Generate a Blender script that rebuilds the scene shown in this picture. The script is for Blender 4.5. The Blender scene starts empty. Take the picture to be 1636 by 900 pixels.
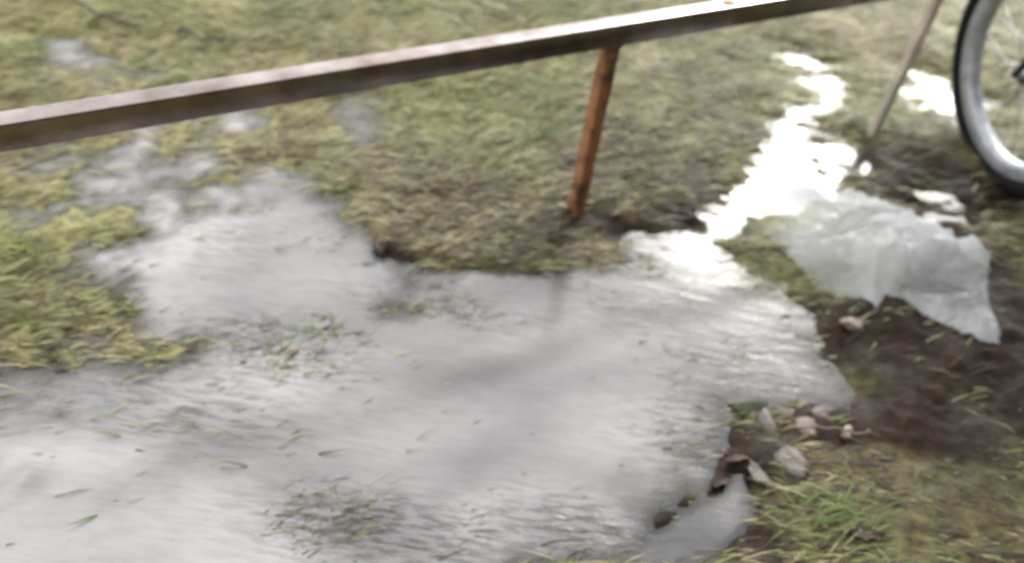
import bpy, math, random
import numpy as np
from mathutils import Vector, Matrix

sc = bpy.context.scene
rng = np.random.default_rng(11)
random.seed(4)

# ------------------------------------------------------------------ camera
W, H, F = 1636.0, 900.0, 1361.0
HC, PITCH, ROLL = 1.35, math.radians(44.0), math.radians(8.7)
fwd = np.array([0, math.cos(PITCH), -math.sin(PITCH)])
r0 = np.array([1.0, 0, 0]); u0 = np.cross(r0, fwd)
rt = math.cos(ROLL) * r0 + math.sin(ROLL) * u0
up = -math.sin(ROLL) * r0 + math.cos(ROLL) * u0
cam = bpy.data.cameras.new('camera'); cam_o = bpy.data.objects.new('camera', cam)
sc.collection.objects.link(cam_o)
m = Matrix.Identity(4)
for i in range(3):
    m[i][0] = rt[i]; m[i][1] = up[i]; m[i][2] = -fwd[i]
m[2][3] = HC
cam_o.matrix_world = m
cam.sensor_width = 36.0; cam.lens = F / W * 36.0
cam.clip_start = 0.02; cam.clip_end = 400.0
cam.dof.use_dof = True; cam.dof.focus_distance = 1.0; cam.dof.aperture_fstop = 2.3   # a phone frame that has missed focus
sc.camera = cam_o

# ------------------------------------------------------------------ sky, sun, exposure
SUN_EL, SUN_AZ = math.radians(29.5), math.radians(18.5)     # azimuth from +Y towards +X
world = bpy.data.worlds.new('World'); sc.world = world; world.use_nodes = True
wn, wl = world.node_tree.nodes, world.node_tree.links
wn.clear()
sky = wn.new('ShaderNodeTexSky'); sky.sky_type = 'NISHITA'; sky.sun_disc = False
sky.sun_elevation = SUN_EL; sky.sun_rotation = SUN_AZ; sky.dust_density = 4.0; sky.air_density = 1.0
hs = wn.new('ShaderNodeHueSaturation'); hs.inputs['Saturation'].default_value = 0.12
wl.new(sky.outputs[0], hs.inputs['Color'])
tc = wn.new('ShaderNodeTexCoord')
nz = wn.new('ShaderNodeTexNoise'); nz.inputs['Scale'].default_value = 2.2; nz.inputs['Detail'].default_value = 5.0
wl.new(tc.outputs['Generated'], nz.inputs['Vector'])
cr = wn.new('ShaderNodeValToRGB')
cr.color_ramp.elements[0].position = 0.3; cr.color_ramp.elements[0].color = (6.4, 6.5, 7.0, 1)
cr.color_ramp.elements[1].position = 0.75; cr.color_ramp.elements[1].color = (13.0, 12.9, 12.7, 1)
wl.new(nz.outputs[0], cr.inputs[0])
mx = wn.new('ShaderNodeMix'); mx.data_type = 'RGBA'; mx.inputs[0].default_value = 0.7     # cloud deck over the clear sky
wl.new(hs.outputs[0], mx.inputs[6]); wl.new(cr.outputs[0], mx.inputs[7])
bg = wn.new('ShaderNodeBackground'); bg.inputs['Strength'].default_value = 0.10
wl.new(mx.outputs[2], bg.inputs['Color'])
wo = wn.new('ShaderNodeOutputWorld'); wl.new(bg.outputs[0], wo.inputs['Surface'])

sun = bpy.data.lights.new('sun', 'SUN'); sun.energy = 1.0; sun.angle = math.radians(20.0); sun.color = (1.0, 0.96, 0.9)
sun_o = bpy.data.objects.new('sun', sun); sc.collection.objects.link(sun_o)
sd_ = Vector((math.sin(SUN_AZ) * math.cos(SUN_EL), math.cos(SUN_AZ) * math.cos(SUN_EL), math.sin(SUN_EL)))
sun_o.rotation_euler = sd_.to_track_quat('Z', 'Y').to_euler()
sun_o.location = sd_ * 30

vs = sc.view_settings
vs.view_transform = 'Standard'; vs.look = 'None'; vs.gamma = 1.0; vs.use_curve_mapping = False
vs.exposure = 1.55

# ------------------------------------------------------------------ helpers
def gnd(px, py, z=0.0):
    """the point of the level z under a spot of the photograph"""
    d = fwd + rt * ((px - W / 2) / F) - up * ((py - H / 2) / F)
    t = (z - HC) / d[2]
    return np.array([d[0] * t, d[1] * t, z])
def poly(pts): return np.array([gnd(*p)[:2] for p in pts])

def hash2(ix, iy, seed):
    h = (ix.astype(np.int64) * 374761393 + iy.astype(np.int64) * 668265263 + seed * 982451653) & 0x7fffffff
    h = ((h ^ (h >> 13)) * 1274126177) & 0x7fffffff
    return ((h ^ (h >> 16)) & 0xffff) / 65535.0
def vnoise(x, y, seed=0):
    x = np.asarray(x, float); y = np.asarray(y, float)
    ix, iy = np.floor(x), np.floor(y); fx, fy = x - ix, y - iy
    fx = fx * fx * (3 - 2 * fx); fy = fy * fy * (3 - 2 * fy)
    a = hash2(ix, iy, seed); b = hash2(ix + 1, iy, seed); c = hash2(ix, iy + 1, seed); d = hash2(ix + 1, iy + 1, seed)
    return (a + (b - a) * fx) * (1 - fy) + (c + (d - c) * fx) * fy
def fbm(x, y, s, seed=0, o=4):
    v = 0; a = 0.5; t = 0
    for k in range(o):
        v = v + a * (vnoise(x * s * 2 ** k + 17.3 * k, y * s * 2 ** k - 9.1 * k, seed + k) - 0.5); t += a; a *= 0.5
    return v / t * 2          # about -1..1
def sstep(a, b, x):
    t = np.clip((x - a) / (b - a), 0, 1); return t * t * (3 - 2 * t)
def inside(P, x, y):
    r = np.zeros(x.shape, bool); n = len(P)
    for i in range(n):
        x1, y1 = P[i]; x2, y2 = P[(i + 1) % n]
        c = ((y1 > y) != (y2 > y)) & (x < (x2 - x1) * (y - y1) / (y2 - y1 + 1e-12) + x1)
        r ^= c
    return r
def sdist(P, x, y):
    """signed distance, positive inside"""
    d = np.full(x.shape, 1e9); n = len(P)
    for i in range(n):
        a = P[i]; b = P[(i + 1) % n]; e = b - a
        t = np.clip(((x - a[0]) * e[0] + (y - a[1]) * e[1]) / (e @ e + 1e-12), 0, 1)
        d = np.minimum(d, np.hypot(x - a[0] - t * e[0], y - a[1] - t * e[1]))
    return np.where(inside(P, x, y), d, -d)
def blobs(L, x, y):
    v = np.zeros(np.shape(x))
    for (px, py, sx, sy, w) in L:
        c = gnd(px, py); rx = np.linalg.norm(gnd(px + sx, py) - c); ry = np.linalg.norm(gnd(px, py + sy) - c)
        v = np.maximum(v, w * np.exp(-(((x - c[0]) / rx) ** 2 + ((y - c[1]) / ry) ** 2)))
    return v

# ------------------------------------------------------------------ materials
def mat(name):
    mt = bpy.data.materials.new(name); mt.use_nodes = True
    n, l = mt.node_tree.nodes, mt.node_tree.links
    return mt, n, l, n['Principled BSDF']
def ramp(n, stops):
    r = n.new('ShaderNodeValToRGB'); e = r.color_ramp.elements
    e[0].position, e[0].color = stops[0][0], (*stops[0][1], 1)
    e[1].position, e[1].color = stops[-1][0], (*stops[-1][1], 1)
    for p, c in stops[1:-1]:
        q = e.new(p); q.color = (*c, 1)
    return r
def noise(n, l, scale, detail=4, coord='Object', vec=None, rough=0.55):
    t = n.new('ShaderNodeTexNoise'); t.inputs['Scale'].default_value = scale; t.inputs['Detail'].default_value = detail
    t.inputs['Roughness'].default_value = rough
    if vec is None:
        c = n.new('ShaderNodeTexCoord'); vec = c.outputs[coord]
    l.new(vec, t.inputs['Vector']); return t
def bump(n, l, src, bsdf, dist, strength=1.0):
    b = n.new('ShaderNodeBump'); b.inputs['Distance'].default_value = dist; b.inputs['Strength'].default_value = strength
    l.new(src, b.inputs['Height']); l.new(b.outputs[0], bsdf.inputs['Normal']); return b

# wet soil under the turf; attribute "soil" is the colour of the soil and thatch at that spot
M_ground, n, l, b = mat('wet_soil')
at = n.new('ShaderNodeAttribute'); at.attribute_name = 'soil'
t1 = noise(n, l, 38, 6); t2 = noise(n, l, 9, 4)
r1 = ramp(n, [(0.3, (0.55, 0.55, 0.55)), (0.7, (1.45, 1.4, 1.3))]); l.new(t1.outputs[0], r1.inputs[0])
mm = n.new('ShaderNodeMix'); mm.data_type = 'RGBA'; mm.blend_type = 'MULTIPLY'; mm.inputs[0].default_value = 1
l.new(at.outputs['Color'], mm.inputs[6]); l.new(r1.outputs[0], mm.inputs[7]); l.new(mm.outputs[2], b.inputs['Base Color'])
rr = ramp(n, [(0.35, (0.5,) * 3), (0.65, (0.9,) * 3)]); l.new(t2.outputs[0], rr.inputs[0]); l.new(rr.outputs[0], b.inputs['Roughness'])
b.inputs['IOR'].default_value = 1.27
bump(n, l, t1.outputs[0], b, 0.01, 0.9)

# silty flood water; its colour attribute is sediment plus sky reflection painted in at lower left
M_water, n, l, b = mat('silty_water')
at = n.new('ShaderNodeAttribute'); at.attribute_name = 'silt_sheen'
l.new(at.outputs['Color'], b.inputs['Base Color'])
WI, WRO = 1.62, 0.17
b.inputs['Roughness'].default_value = WRO; b.inputs['IOR'].default_value = WI
co = n.new('ShaderNodeTexCoord'); mp = n.new('ShaderNodeMapping')
mp.inputs['Rotation'].default_value = (0, 0, math.radians(-27)); mp.inputs['Scale'].default_value = (1.0, 3.4, 1)
l.new(co.outputs['Object'], mp.inputs['Vector'])
tw = noise(n, l, 9, 3, vec=mp.outputs[0]); mp2 = n.new('ShaderNodeMapping'); mp2.inputs['Rotation'].default_value = (0, 0, math.radians(-20)); mp2.inputs['Scale'].default_value = (1.0, 4.5, 1)
l.new(co.outputs['Object'], mp2.inputs['Vector'])
t5 = noise(n, l, 26, 3, vec=mp2.outputs[0]); ra = n.new('ShaderNodeAttribute'); ra.attribute_name = 'ripple'
ml = n.new('ShaderNodeMath'); ml.operation = 'MULTIPLY'; l.new(t5.outputs[0], ml.inputs[0]); l.new(ra.outputs['Fac'], ml.inputs[1])
m3 = n.new('ShaderNodeMath'); m3.operation = 'MULTIPLY_ADD'; m3.inputs[1].default_value = 0.35; l.new(tw.outputs[0], m3.inputs[0]); l.new(ml.outputs[0], m3.inputs[2])
bw = bump(n, l, m3.outputs[0], b, 0.005, 0.45)
# where it is shallow the bed shows through the film
gl = n.new('ShaderNodeBsdfGlossy'); gl.inputs['Roughness'].default_value = WRO; l.new(bw.outputs[0], gl.inputs['Normal'])
tp = n.new('ShaderNodeBsdfTransparent'); tp.inputs['Color'].default_value = (0.86, 0.84, 0.8, 1)
fz = n.new('ShaderNodeFresnel'); fz.inputs['IOR'].default_value = WI; l.new(bw.outputs[0], fz.inputs['Normal'])
s1 = n.new('ShaderNodeMixShader'); l.new(fz.outputs[0], s1.inputs[0]); l.new(tp.outputs[0], s1.inputs[1]); l.new(gl.outputs[0], s1.inputs[2])
dp = n.new('ShaderNodeAttribute'); dp.attribute_name = 'murk'
s2 = n.new('ShaderNodeMixShader'); mp3 = n.new('ShaderNodeMapping'); mp3.inputs['Rotation'].default_value = (0, 0, math.radians(-24)); mp3.inputs['Scale'].default_value = (1.0, 5.5, 1)
l.new(co.outputs['Object'], mp3.inputs['Vector']); t6 = noise(n, l, 17, 5, vec=mp3.outputs[0], rough=0.62)
rk = ramp(n, [(0.44, (0, 0, 0)), (0.6, (1, 1, 1))]); l.new(t6.outputs[0], rk.inputs[0])
ca = n.new('ShaderNodeAttribute'); ca.attribute_name = 'streak'
k1 = n.new('ShaderNodeMath'); k1.operation = 'MULTIPLY'; l.new(rk.outputs[0], k1.inputs[0]); l.new(ca.outputs['Fac'], k1.inputs[1])
k2 = n.new('ShaderNodeMath'); k2.operation = 'SUBTRACT'; k2.inputs[0].default_value = 1.0; k2.use_clamp = True; l.new(k1.outputs[0], k2.inputs[1])
k3 = n.new('ShaderNodeMath'); k3.operation = 'MULTIPLY'; l.new(k2.outputs[0], k3.inputs[0]); l.new(dp.outputs['Fac'], k3.inputs[1])
l.new(k3.outputs[0], s2.inputs[0]); l.new(s1.outputs[0], s2.inputs[1]); l.new(b.outputs[0], s2.inputs[2])
l.new(s2.outputs[0], n['Material Output'].inputs['Surface'])

# grass blades: attribute "blade" is the blade's own colour
def blade_mat(name, trans, rough):
    mt, n, l, b = mat(name)
    at = n.new('ShaderNodeAttribute'); at.attribute_name = 'blade'
    l.new(at.outputs['Color'], b.inputs['Base Color']); b.inputs['Roughness'].default_value = rough; b.inputs['IOR'].default_value = 1.42
    tr = n.new('ShaderNodeBsdfTranslucent'); l.new(at.outputs['Color'], tr.inputs['Color'])
    ms = n.new('ShaderNodeMixShader'); ms.inputs[0].default_value = trans
    l.new(b.outputs[0], ms.inputs[1]); l.new(tr.outputs[0], ms.inputs[2])
    l.new(ms.outputs[0], n['Material Output'].inputs['Surface']); return mt
M_blade = blade_mat('grass_blade', 0.38, 0.45)

# weathered galvanised steel of the rail
M_rail, n, l, b = mat('dull_galvanised_steel')
t = noise(n, l, 14, 6); r = ramp(n, [(0.3, (0.16, 0.125, 0.112)), (0.5, (0.245, 0.207, 0.195)), (0.75, (0.345, 0.305, 0.29))])
l.new(t.outputs[0], r.inputs[0])
t2 = noise(n, l, 5.5, 5); k = ramp(n, [(0.66, (0, 0, 0)), (0.76, (0.6, 0.6, 0.6))]); l.new(t2.outputs[0], k.inputs[0])
mi = n.new('ShaderNodeMix'); mi.data_type = 'RGBA'; l.new(k.outputs[0], mi.inputs[0]); l.new(r.outputs[0], mi.inputs[6])
mi.inputs[7].default_value = (0.17, 0.075, 0.032, 1); l.new(mi.outputs[2], b.inputs['Base Color'])
b.inputs['Metallic'].default_value = 1.0; b.inputs['Roughness'].default_value = 0.2
t3 = noise(n, l, 160, 3); bump(n, l, t3.outputs[0], b, 0.0012, 0.5)

M_rust, n, l, b = mat('rusty_steel')
t = noise(n, l, 17, 6, rough=0.65)
r = ramp(n, [(0.3, (0.05, 0.03, 0.022)), (0.42, (0.14, 0.058, 0.028)), (0.54, (0.34, 0.145, 0.05)), (0.72, (0.25, 0.15, 0.095))])
l.new(t.outputs[0], r.inputs[0]); l.new(r.outputs[0], b.inputs['Base Color']); b.inputs['Roughness'].default_value = 0.75
t3 = noise(n, l, 120, 4); bump(n, l, t3.outputs[0], b, 0.002, 0.8)

M_post, n, l, b = mat('muddy_grey_steel')
t = noise(n, l, 16, 6); r = ramp(n, [(0.3, (0.42, 0.37, 0.3)), (0.7, (0.6, 0.54, 0.46))]); l.new(t.outputs[0], r.inputs[0])
l.new(r.outputs[0], b.inputs['Base Color']); b.inputs['Roughness'].default_value = 0.6; b.inputs['Metallic'].default_value = 0.2

def simple(name, c, rough, metal=0.0, var=0.25, scale=30, bmp=0.0):
    mt, n, l, b = mat(name)
    t = noise(n, l, scale, 5)
    r = ramp(n, [(0.3, tuple(x * (1 - var) for x in c)), (0.7, tuple(min(1, x * (1 + var)) for x in c))])
    l.new(t.outputs[0], r.inputs[0]); l.new(r.outputs[0], b.inputs['Base Color'])
    b.inputs['Roughness'].default_value = rough; b.inputs['Metallic'].default_value = metal
    if bmp: bump(n, l, t.outputs[0], b, bmp, 0.8)
    return mt
M_tyre = simple('black_rubber', (0.008, 0.0075, 0.0075), 0.85, var=0.4, scale=60, bmp=0.001)
M_tyre.node_tree.nodes['Principled BSDF'].inputs['IOR'].default_value = 1.3
M_rim = simple('brushed_aluminium', (0.36, 0.375, 0.4), 0.45, 0.5, var=0.3, scale=24)
M_spoke = simple('dull_spoke_steel', (0.5, 0.5, 0.5), 0.35, 0.8, var=0.2)
M_frame = simple('dark_blue_paint', (0.02, 0.026, 0.05), 0.35, var=0.2)
M_chrome = simple('worn_chrome', (0.5, 0.5, 0.5), 0.25, 0.9, var=0.15)
M_black = simple('black_plastic', (0.02, 0.02, 0.02), 0.55, var=0.3)

# clear film of a plastic bag
M_bag, n, l, b = mat('clear_plastic_film')
t = noise(n, l, 26, 5); r = ramp(n, [(0.3, (0.78, 0.79, 0.795)), (0.7, (0.9, 0.905, 0.905))]); l.new(t.outputs[0], r.inputs[0])
l.new(r.outputs[0], b.inputs['Base Color']); b.inputs['Roughness'].default_value = 0.17; b.inputs['IOR'].default_value = 1.55
t2 = noise(n, l, 34, 5); bump(n, l, t2.outputs[0], b, 0.004, 0.7)
tl = n.new('ShaderNodeBsdfTranslucent'); tl.inputs['Color'].default_value = (0.84, 0.85, 0.86, 1)
tp = n.new('ShaderNodeBsdfTransparent'); tp.inputs['Color'].default_value = (0.95, 0.96, 0.97, 1)
a1 = n.new('ShaderNodeMixShader'); a1.inputs[0].default_value = 0.58; l.new(b.outputs[0], a1.inputs[1]); l.new(tl.outputs[0], a1.inputs[2])
fa = n.new('ShaderNodeAttribute'); fa.attribute_name = 'film'
tf = noise(n, l, 7, 4)
ad = n.new('ShaderNodeMath'); ad.operation = 'MULTIPLY_ADD'; ad.inputs[1].default_value = 0.8
l.new(tf.outputs[0], ad.inputs[0]); l.new(fa.outputs['Fac'], ad.inputs[2])
a2 = n.new('ShaderNodeMixShader'); l.new(ad.outputs[0], a2.inputs[0]); l.new(a1.outputs[0], a2.inputs[1]); l.new(tp.outputs[0], a2.inputs[2])
l.new(a2.outputs[0], n['Material Output'].inputs['Surface'])

M_stone_p = simple('pinkish_stone', (0.145, 0.1, 0.085), 0.55, var=0.3, scale=40, bmp=0.003)
M_stone_w = simple('pale_stone', (0.26, 0.2, 0.165), 0.5, var=0.25, scale=35, bmp=0.003)
M_stone_g = simple('grey_stone', (0.085, 0.07, 0.058), 0.5, var=0.3, scale=40, bmp=0.003)
M_twig = simple('wet_dark_twig', (0.055, 0.045, 0.032), 0.6, var=0.4, scale=50, bmp=0.001)
M_leafbr = simple('brown_dead_leaf', (0.045, 0.024, 0.016), 0.75, var=0.4, scale=40)

# ------------------------------------------------------------------ mesh helpers
def new_obj(name, verts, faces, material, parent=None, smooth=True):
    me = bpy.data.meshes.new(name); me.from_pydata([tuple(map(float, v)) for v in verts], [], faces)
    if smooth: me.polygons.foreach_set('use_smooth', [True] * len(me.polygons))
    me.update(); me.materials.append(material)
    o = bpy.data.objects.new(name, me); sc.collection.objects.link(o)
    if parent: o.parent = parent
    return o
def big_mesh(name, V, loops, starts, totals, material, smooth=True):
    me = bpy.data.meshes.new(name)
    me.vertices.add(len(V)); me.vertices.foreach_set('co', V.astype(np.float32).ravel())
    me.loops.add(len(loops)); me.loops.foreach_set('vertex_index', loops.astype(np.int32))
    me.polygons.add(len(starts)); me.polygons.foreach_set('loop_start', starts.astype(np.int32))
    me.polygons.foreach_set('use_smooth', np.full(len(starts), smooth))
    me.update(calc_edges=True); me.validate()
    me.materials.append(material)
    o = bpy.data.objects.new(name, me); sc.collection.objects.link(o); return o
def vcol(o, name, C):
    a = o.data.color_attributes.new(name, 'FLOAT_COLOR', 'POINT')
    C4 = np.ones((len(C), 4), np.float32); C4[:, :3] = C
    a.data.foreach_set('color', C4.ravel())
def tag(o, label=None, cat=None, group=None, kind=None):
    if label: o['label'] = label
    if cat: o['category'] = cat
    if group: o['group'] = group
    if kind: o['kind'] = kind
    return o
def empty(name, loc, rot=(0, 0, 0)):
    o = bpy.data.objects.new(name, None); sc.collection.objects.link(o)
    o.location = tuple(map(float, loc)); o.rotation_euler = rot; o.empty_display_size = 0.05; return o
def tube(path, radii, seg=10, cap=True):
    """skin along a path of points"""
    P = [Vector(p) for p in path]; V = []; Fc = []; ref = None
    if not hasattr(radii, '__len__'): radii = [radii] * len(P)
    for i, p in enumerate(P):
        t = (P[min(i + 1, len(P) - 1)] - P[max(i - 1, 0)]).normalized()
        if ref is None: ref = t.orthogonal().normalized()
        ref = (ref - t * ref.dot(t)).normalized(); bi = t.cross(ref)
        for k in range(seg):
            a = 2 * math.pi * k / seg
            V.append(p + (ref * math.cos(a) + bi * math.sin(a)) * radii[i])
    for i in range(len(P) - 1):
        for k in range(seg):
            k2 = (k + 1) % seg; Fc.append((i * seg + k, i * seg + k2, (i + 1) * seg + k2, (i + 1) * seg + k))
    if cap:
        Fc.append(tuple(range(seg))[::-1]); Fc.append(tuple(range((len(P) - 1) * seg, len(P) * seg)))
    return V, Fc
def merge(parts):
    V = []; Fc = []
    for v, f in parts:
        o = len(V); V += list(v); Fc += [tuple(i + o for i in q) for q in f]
    return V, Fc
def revolve(profile, seg=72):
    """closed profile of (radius, axial) turned round the Y axis of a wheel standing in XZ"""
    V = []; Fc = []; n = len(profile)
    for i in range(seg):
        a = 2 * math.pi * i / seg
        for r, y in profile: V.append((r * math.cos(a), y, r * math.sin(a)))
    for i in range(seg):
        j = (i + 1) % seg
        for k in range(n):
            k2 = (k + 1) % n; Fc.append((i * n + k, i * n + k2, j * n + k2, j * n + k))
    return V, Fc
def boxbar(a, b, w, t, bev, ref=(0, 0, 1)):
    """square tube with rounded edges from a to b; t along ref, w across"""
    a, b = Vector(a), Vector(b); d = (b - a).normalized(); rf = Vector(ref); rf = (rf - d * rf.dot(d)).normalized(); s = d.cross(rf)
    prof = []
    for cx, cy, a0 in ((1, 1, 0), (-1, 1, 90), (-1, -1, 180), (1, -1, 270)):
        for k in range(4):
            g = math.radians(a0 + 30 * k); prof.append((cx * (w / 2 - bev) + bev * math.cos(g), cy * (t / 2 - bev) + bev * math.sin(g)))
    V = []; N = len(prof); Fc = []
    L = (b - a).length; steps = max(2, int(L / 0.05))
    for i in range(steps + 1):
        p = a + d * L * i / steps
        for x, y in prof: V.append(p + s * x + rf * y)
    for i in range(steps):
        for k in range(N):
            k2 = (k + 1) % N; Fc.append((i * N + k, i * N + k2, (i + 1) * N + k2, (i + 1) * N + k))
    Fc.append(tuple(range(N))[::-1]); Fc.append(tuple(range(steps * N, steps * N + N)))
    return V, Fc

# ------------------------------------------------------------------ the lie of the land
POOL = [poly(p) for p in (
    # the wide silty puddle
    [(-400, 800), (-100, 735), (80, 685), (200, 655), (330, 650), (420, 610), (520, 560), (600, 510), (648, 478), (760, 452), (900, 425), (1000, 408),
     (1075, 402), (1120, 395), (1200, 420), (1265, 455), (1305, 490), (1335, 560), (1322, 605), (1250, 615), (1180, 640), (1150, 690), (1132, 760),
     (1085, 800), (1030, 840), (960, 870), (880, 900), (760, 960), (600, 1010), (300, 1060), (-500, 1060)],
    # its arm behind the turf bank
    [(300, 345), (430, 312), (545, 318), (588, 352), (600, 410), (645, 472), (600, 530), (520, 565), (430, 600), (340, 590), (285, 520), (270, 430)],
    # the narrow one catching the sun
    [(1262, 168), (1290, 176), (1328, 166), (1318, 200), (1345, 232), (1312, 262), (1332, 318), (1270, 345), (1200, 350), (1140, 400), (1065, 412), (1110, 370), (1150, 318), (1195, 288), (1186, 246), (1225, 222), (1216, 192)],
    # the small still one
    [(1180, 765), (1212, 826), (1140, 880), (1080, 940), (940, 945), (1030, 880), (1110, 805)],
    # a tongue under the rail
    [(552, 165), (610, 160), (612, 205), (585, 240), (560, 230)],
    # water by the wheel
    [(1462, 160), (1500, 140), (1535, 150), (1600, 165), (1560, 215), (1512, 208), (1490, 190), (1470, 195)],
)]
FLOOD = [(60, 250, 120, 40, 0.75), (180, 200, 90, 30, 0.7), (420, 280, 120, 30, 0.75), (40, 690, 150, 50, 0.8), (200, 420, 240, 120, 0.8), (300, 250, 260, 60, 0.72), (150, 630, 300, 60, 0.85), (420, 620, 150, 60, 0.9), (560, 530, 120, 40, 0.8), (90, 540, 150, 60, 0.7), (1290, 120, 80, 40, 0.75), (820, 460, 260, 26, 0.6), (250, 110, 200, 60, 0.45), (270, 255, 90, 45, 0.9), (180, 120, 90, 60, 0.55), (400, 170, 90, 25, 0.7), (120, 560, 150, 60, 0.5), (260, 620, 170, 45, 0.7), (220, 420, 110, 60, 0.65),
         (1290, 100, 60, 25, 0.95), (1440, 120, 60, 30, 0.7), (1500, 330, 40, 60, 0.5), (1600, 340, 40, 30, 0.5), (1080, 400, 70, 25, 0.6),
         (600, 840, 150, 55, 0.9), (930, 850, 120, 45, 0.8), (700, 480, 90, 20, 0.6), (1230, 600, 110, 40, 0.8), (40, 280, 50, 25, 0.7), (430, 580, 110, 45, 0.7)]
BARE = [(1500, 800, 190, 130, 0.42), (1095, 815, 60, 30, 1.0), (1160, 750, 50, 45, 1.0), (1200, 870, 60, 40, 1.0), (1300, 690, 90, 40, 1.0), (640, 440, 45, 45, 1.0), (960, 365, 110, 26, 0.8), (800, 330, 60, 26, 0.45), (1120, 300, 70, 90, 0.55), (1010, 370, 120, 22, 0.5), (1560, 520, 130, 280, 0.9), (1480, 680, 170, 90, 0.9), (1440, 560, 160, 90, 1.0), (1480, 300, 140, 60, 1.0), (1100, 360, 90, 30, 0.6), (1450, 290, 110, 55, 1.0), (1400, 560, 130, 60, 1.0), (1400, 680, 130, 50, 1.0), (1190, 720, 55, 60, 0.95), (1060, 850, 50, 35, 0.9), (1180, 860, 70, 50, 0.9),
        (620, 440, 40, 60, 0.9), (740, 340, 50, 30, 0.5), (1080, 350, 80, 35, 0.8), (1150, 190, 60, 60, 0.45), (1500, 430, 90, 60, 0.7), (930, 350, 40, 12, 0.8),
        (1300, 500, 60, 40, 0.6), (300, 380, 60, 40, 0.3), (90, 450, 100, 25, 0.35), (1580, 500, 60, 140, 0.5)]
CRISP = [(610, 400, 70, 80, 1.0), (1120, 850, 110, 70, 1.0), (1140, 760, 50, 50, 0.7), (450, 400, 60, 60, 0.3)]
SOAK = [(230, 300, 300, 170, 1.25), (140, 90, 190, 60, 1.0), (330, 190, 220, 40, 1.2), (90, 60, 120, 40, 0.75), (560, 190, 60, 50, 1.1), (250, 320, 120, 40, 0.9), (60, 560, 140, 50, 0.9), (1500, 320, 70, 60, 0.55), (1600, 330, 50, 40, 0.6), (220, 420, 160, 110, 1.05), (300, 260, 230, 50, 1.3), (150, 630, 280, 60, 1.6), (60, 300, 130, 50, 1.0), (430, 590, 160, 60, 1.5), (700, 478, 150, 22, 1.2), (150, 110, 110, 50, 0.9), (1100, 400, 90, 24, 1.3), (1480, 150, 80, 45, 0.8), (1330, 150, 90, 40, 0.7), (1290, 100, 60, 26, 0.95), (1350, 260, 50, 70, 1.2), (420, 170, 120, 18, 1.1)]
BREAK = (0.03,)
def soaked(x, y): return np.clip(blobs(SOAK, x, y), 0, 1)
def wet(x, y):
    """signed distance into the water, roughened"""
    s = np.full(np.shape(x), -9.0)
    for P in POOL: s = np.maximum(s, sdist(P, x, y))
    am = 1.0 - 0.75 * blobs(CRISP, x, y)
    return s + am * (0.05 * fbm(x, y, 5, 3, 3) + 0.02 * fbm(x, y, 22, 5, 3))
def land(x, y):
    s = wet(x, y)
    fl = blobs(FLOOD, x, y); cr_ = blobs(CRISP, x, y)
    z = 0.030 * np.tanh(-s / ((0.105 + 0.16 * blobs([(1310, 540, 90, 110, 1.0), (1200, 640, 60, 50, 0.7), (1000, 410, 150, 30, 0.6), (300, 640, 300, 80, 0.5)], x, y)) * (1 - cr_) + 0.016 * cr_)) + 0.004
    z = z + 0.010 * fbm(x, y, 4, 8, 3) + (0.011 * fbm(x, y, 13, 9, 3) + 0.006 * fbm(x, y, 42, 19, 2)) * (1 - 0.6 * cr_) * (1 - 0.75 * sstep(0.04, 0.16, s))
    ba = blobs(BARE, x, y)
    z = z - 0.046 * fl - 0.007 * ba + np.clip(ba, 0, 1) * (0.008 * fbm(x, y, 24, 141, 3) + 0.005 * fbm(x, y, 60, 143, 2)) * (z > -0.01)
    sk = soaked(x, y)
    z = z * (1 - sk) + sk * np.minimum(z, -0.004 + 0.026 * fbm(x, y, 11, 27, 3) + 0.008 * fbm(x, y, 36, 29, 2))
    z = z + BREAK[0] * blobs([(1262, 180, 95, 40, 1.0), (1300, 110, 90, 40, 1.0), (1480, 170, 110, 60, 1.0), (1510, 330, 80, 70, 0.7), (1335, 270, 40, 70, 1.0), (1120, 370, 80, 40, 1.0), (1190, 270, 30, 60, 0.9)], x, y) * fbm(x * 0.6 + y * 0.25, y * 1.5, 26, 37, 3)
    far = sstep(4.5, 9.0, np.hypot(x, y - 1.5))
    return z * (1 - far) + far * (0.05 + 0.03 * fbm(x, y, 0.4, 40, 3))

def axis(lo, hi, step, far, gr=1.16):
    a = list(np.arange(lo, hi + 1e-6, step)); s = step; x = a[-1]; L = []
    while x < far: s *= gr; x += s; L.append(x)
    s = step; x = a[0]; K = []
    while x > -far: s *= gr; x -= s; K.append(x)
    return np.array(K[::-1] + a + L)
gx = axis(-2.3, 2.4, 0.0115, 150); gy = axis(0.35, 4.2, 0.0115, 150)
GX, GY = np.meshgrid(gx, gy, indexing='ij'); GZ = land(GX, GY)
nx, ny = GX.shape
V = np.stack([GX.ravel(), GY.ravel(), GZ.ravel()], 1)
ii, jj = np.meshgrid(np.arange(nx - 1), np.arange(ny - 1), indexing='ij')
q = np.stack([ii * ny + jj, (ii + 1) * ny + jj, (ii + 1) * ny + jj + 1, ii * ny + jj + 1], -1).reshape(-1, 4)
ground = big_mesh('ground', V, q.ravel(), np.arange(len(q)) * 4, None, M_ground)
tag(ground, 'dark wet soil and trodden thatch of the flooded grass verge', kind='structure')
xs, ys = V[:, 0], V[:, 1]
ZS_FAR = [(150, 30, 600, 130, 0.8), (200, 300, 330, 150, 0.5)]          # paler thatch
bare = np.clip(1.6 * blobs(BARE, xs, ys) + 0.25 * fbm(xs, ys, 9, 51, 3), 0, 1)[:, None]
nn = (0.5 + 0.5 * fbm(xs, ys, 5, 61, 3))[:, None]
thatch = np.array([0.19, 0.165, 0.095]) * (1 - nn) + np.array([0.16, 0.17, 0.07]) * nn
mud = np.array([0.018, 0.011, 0.0065]) * (0.8 + 0.5 * nn)
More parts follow.
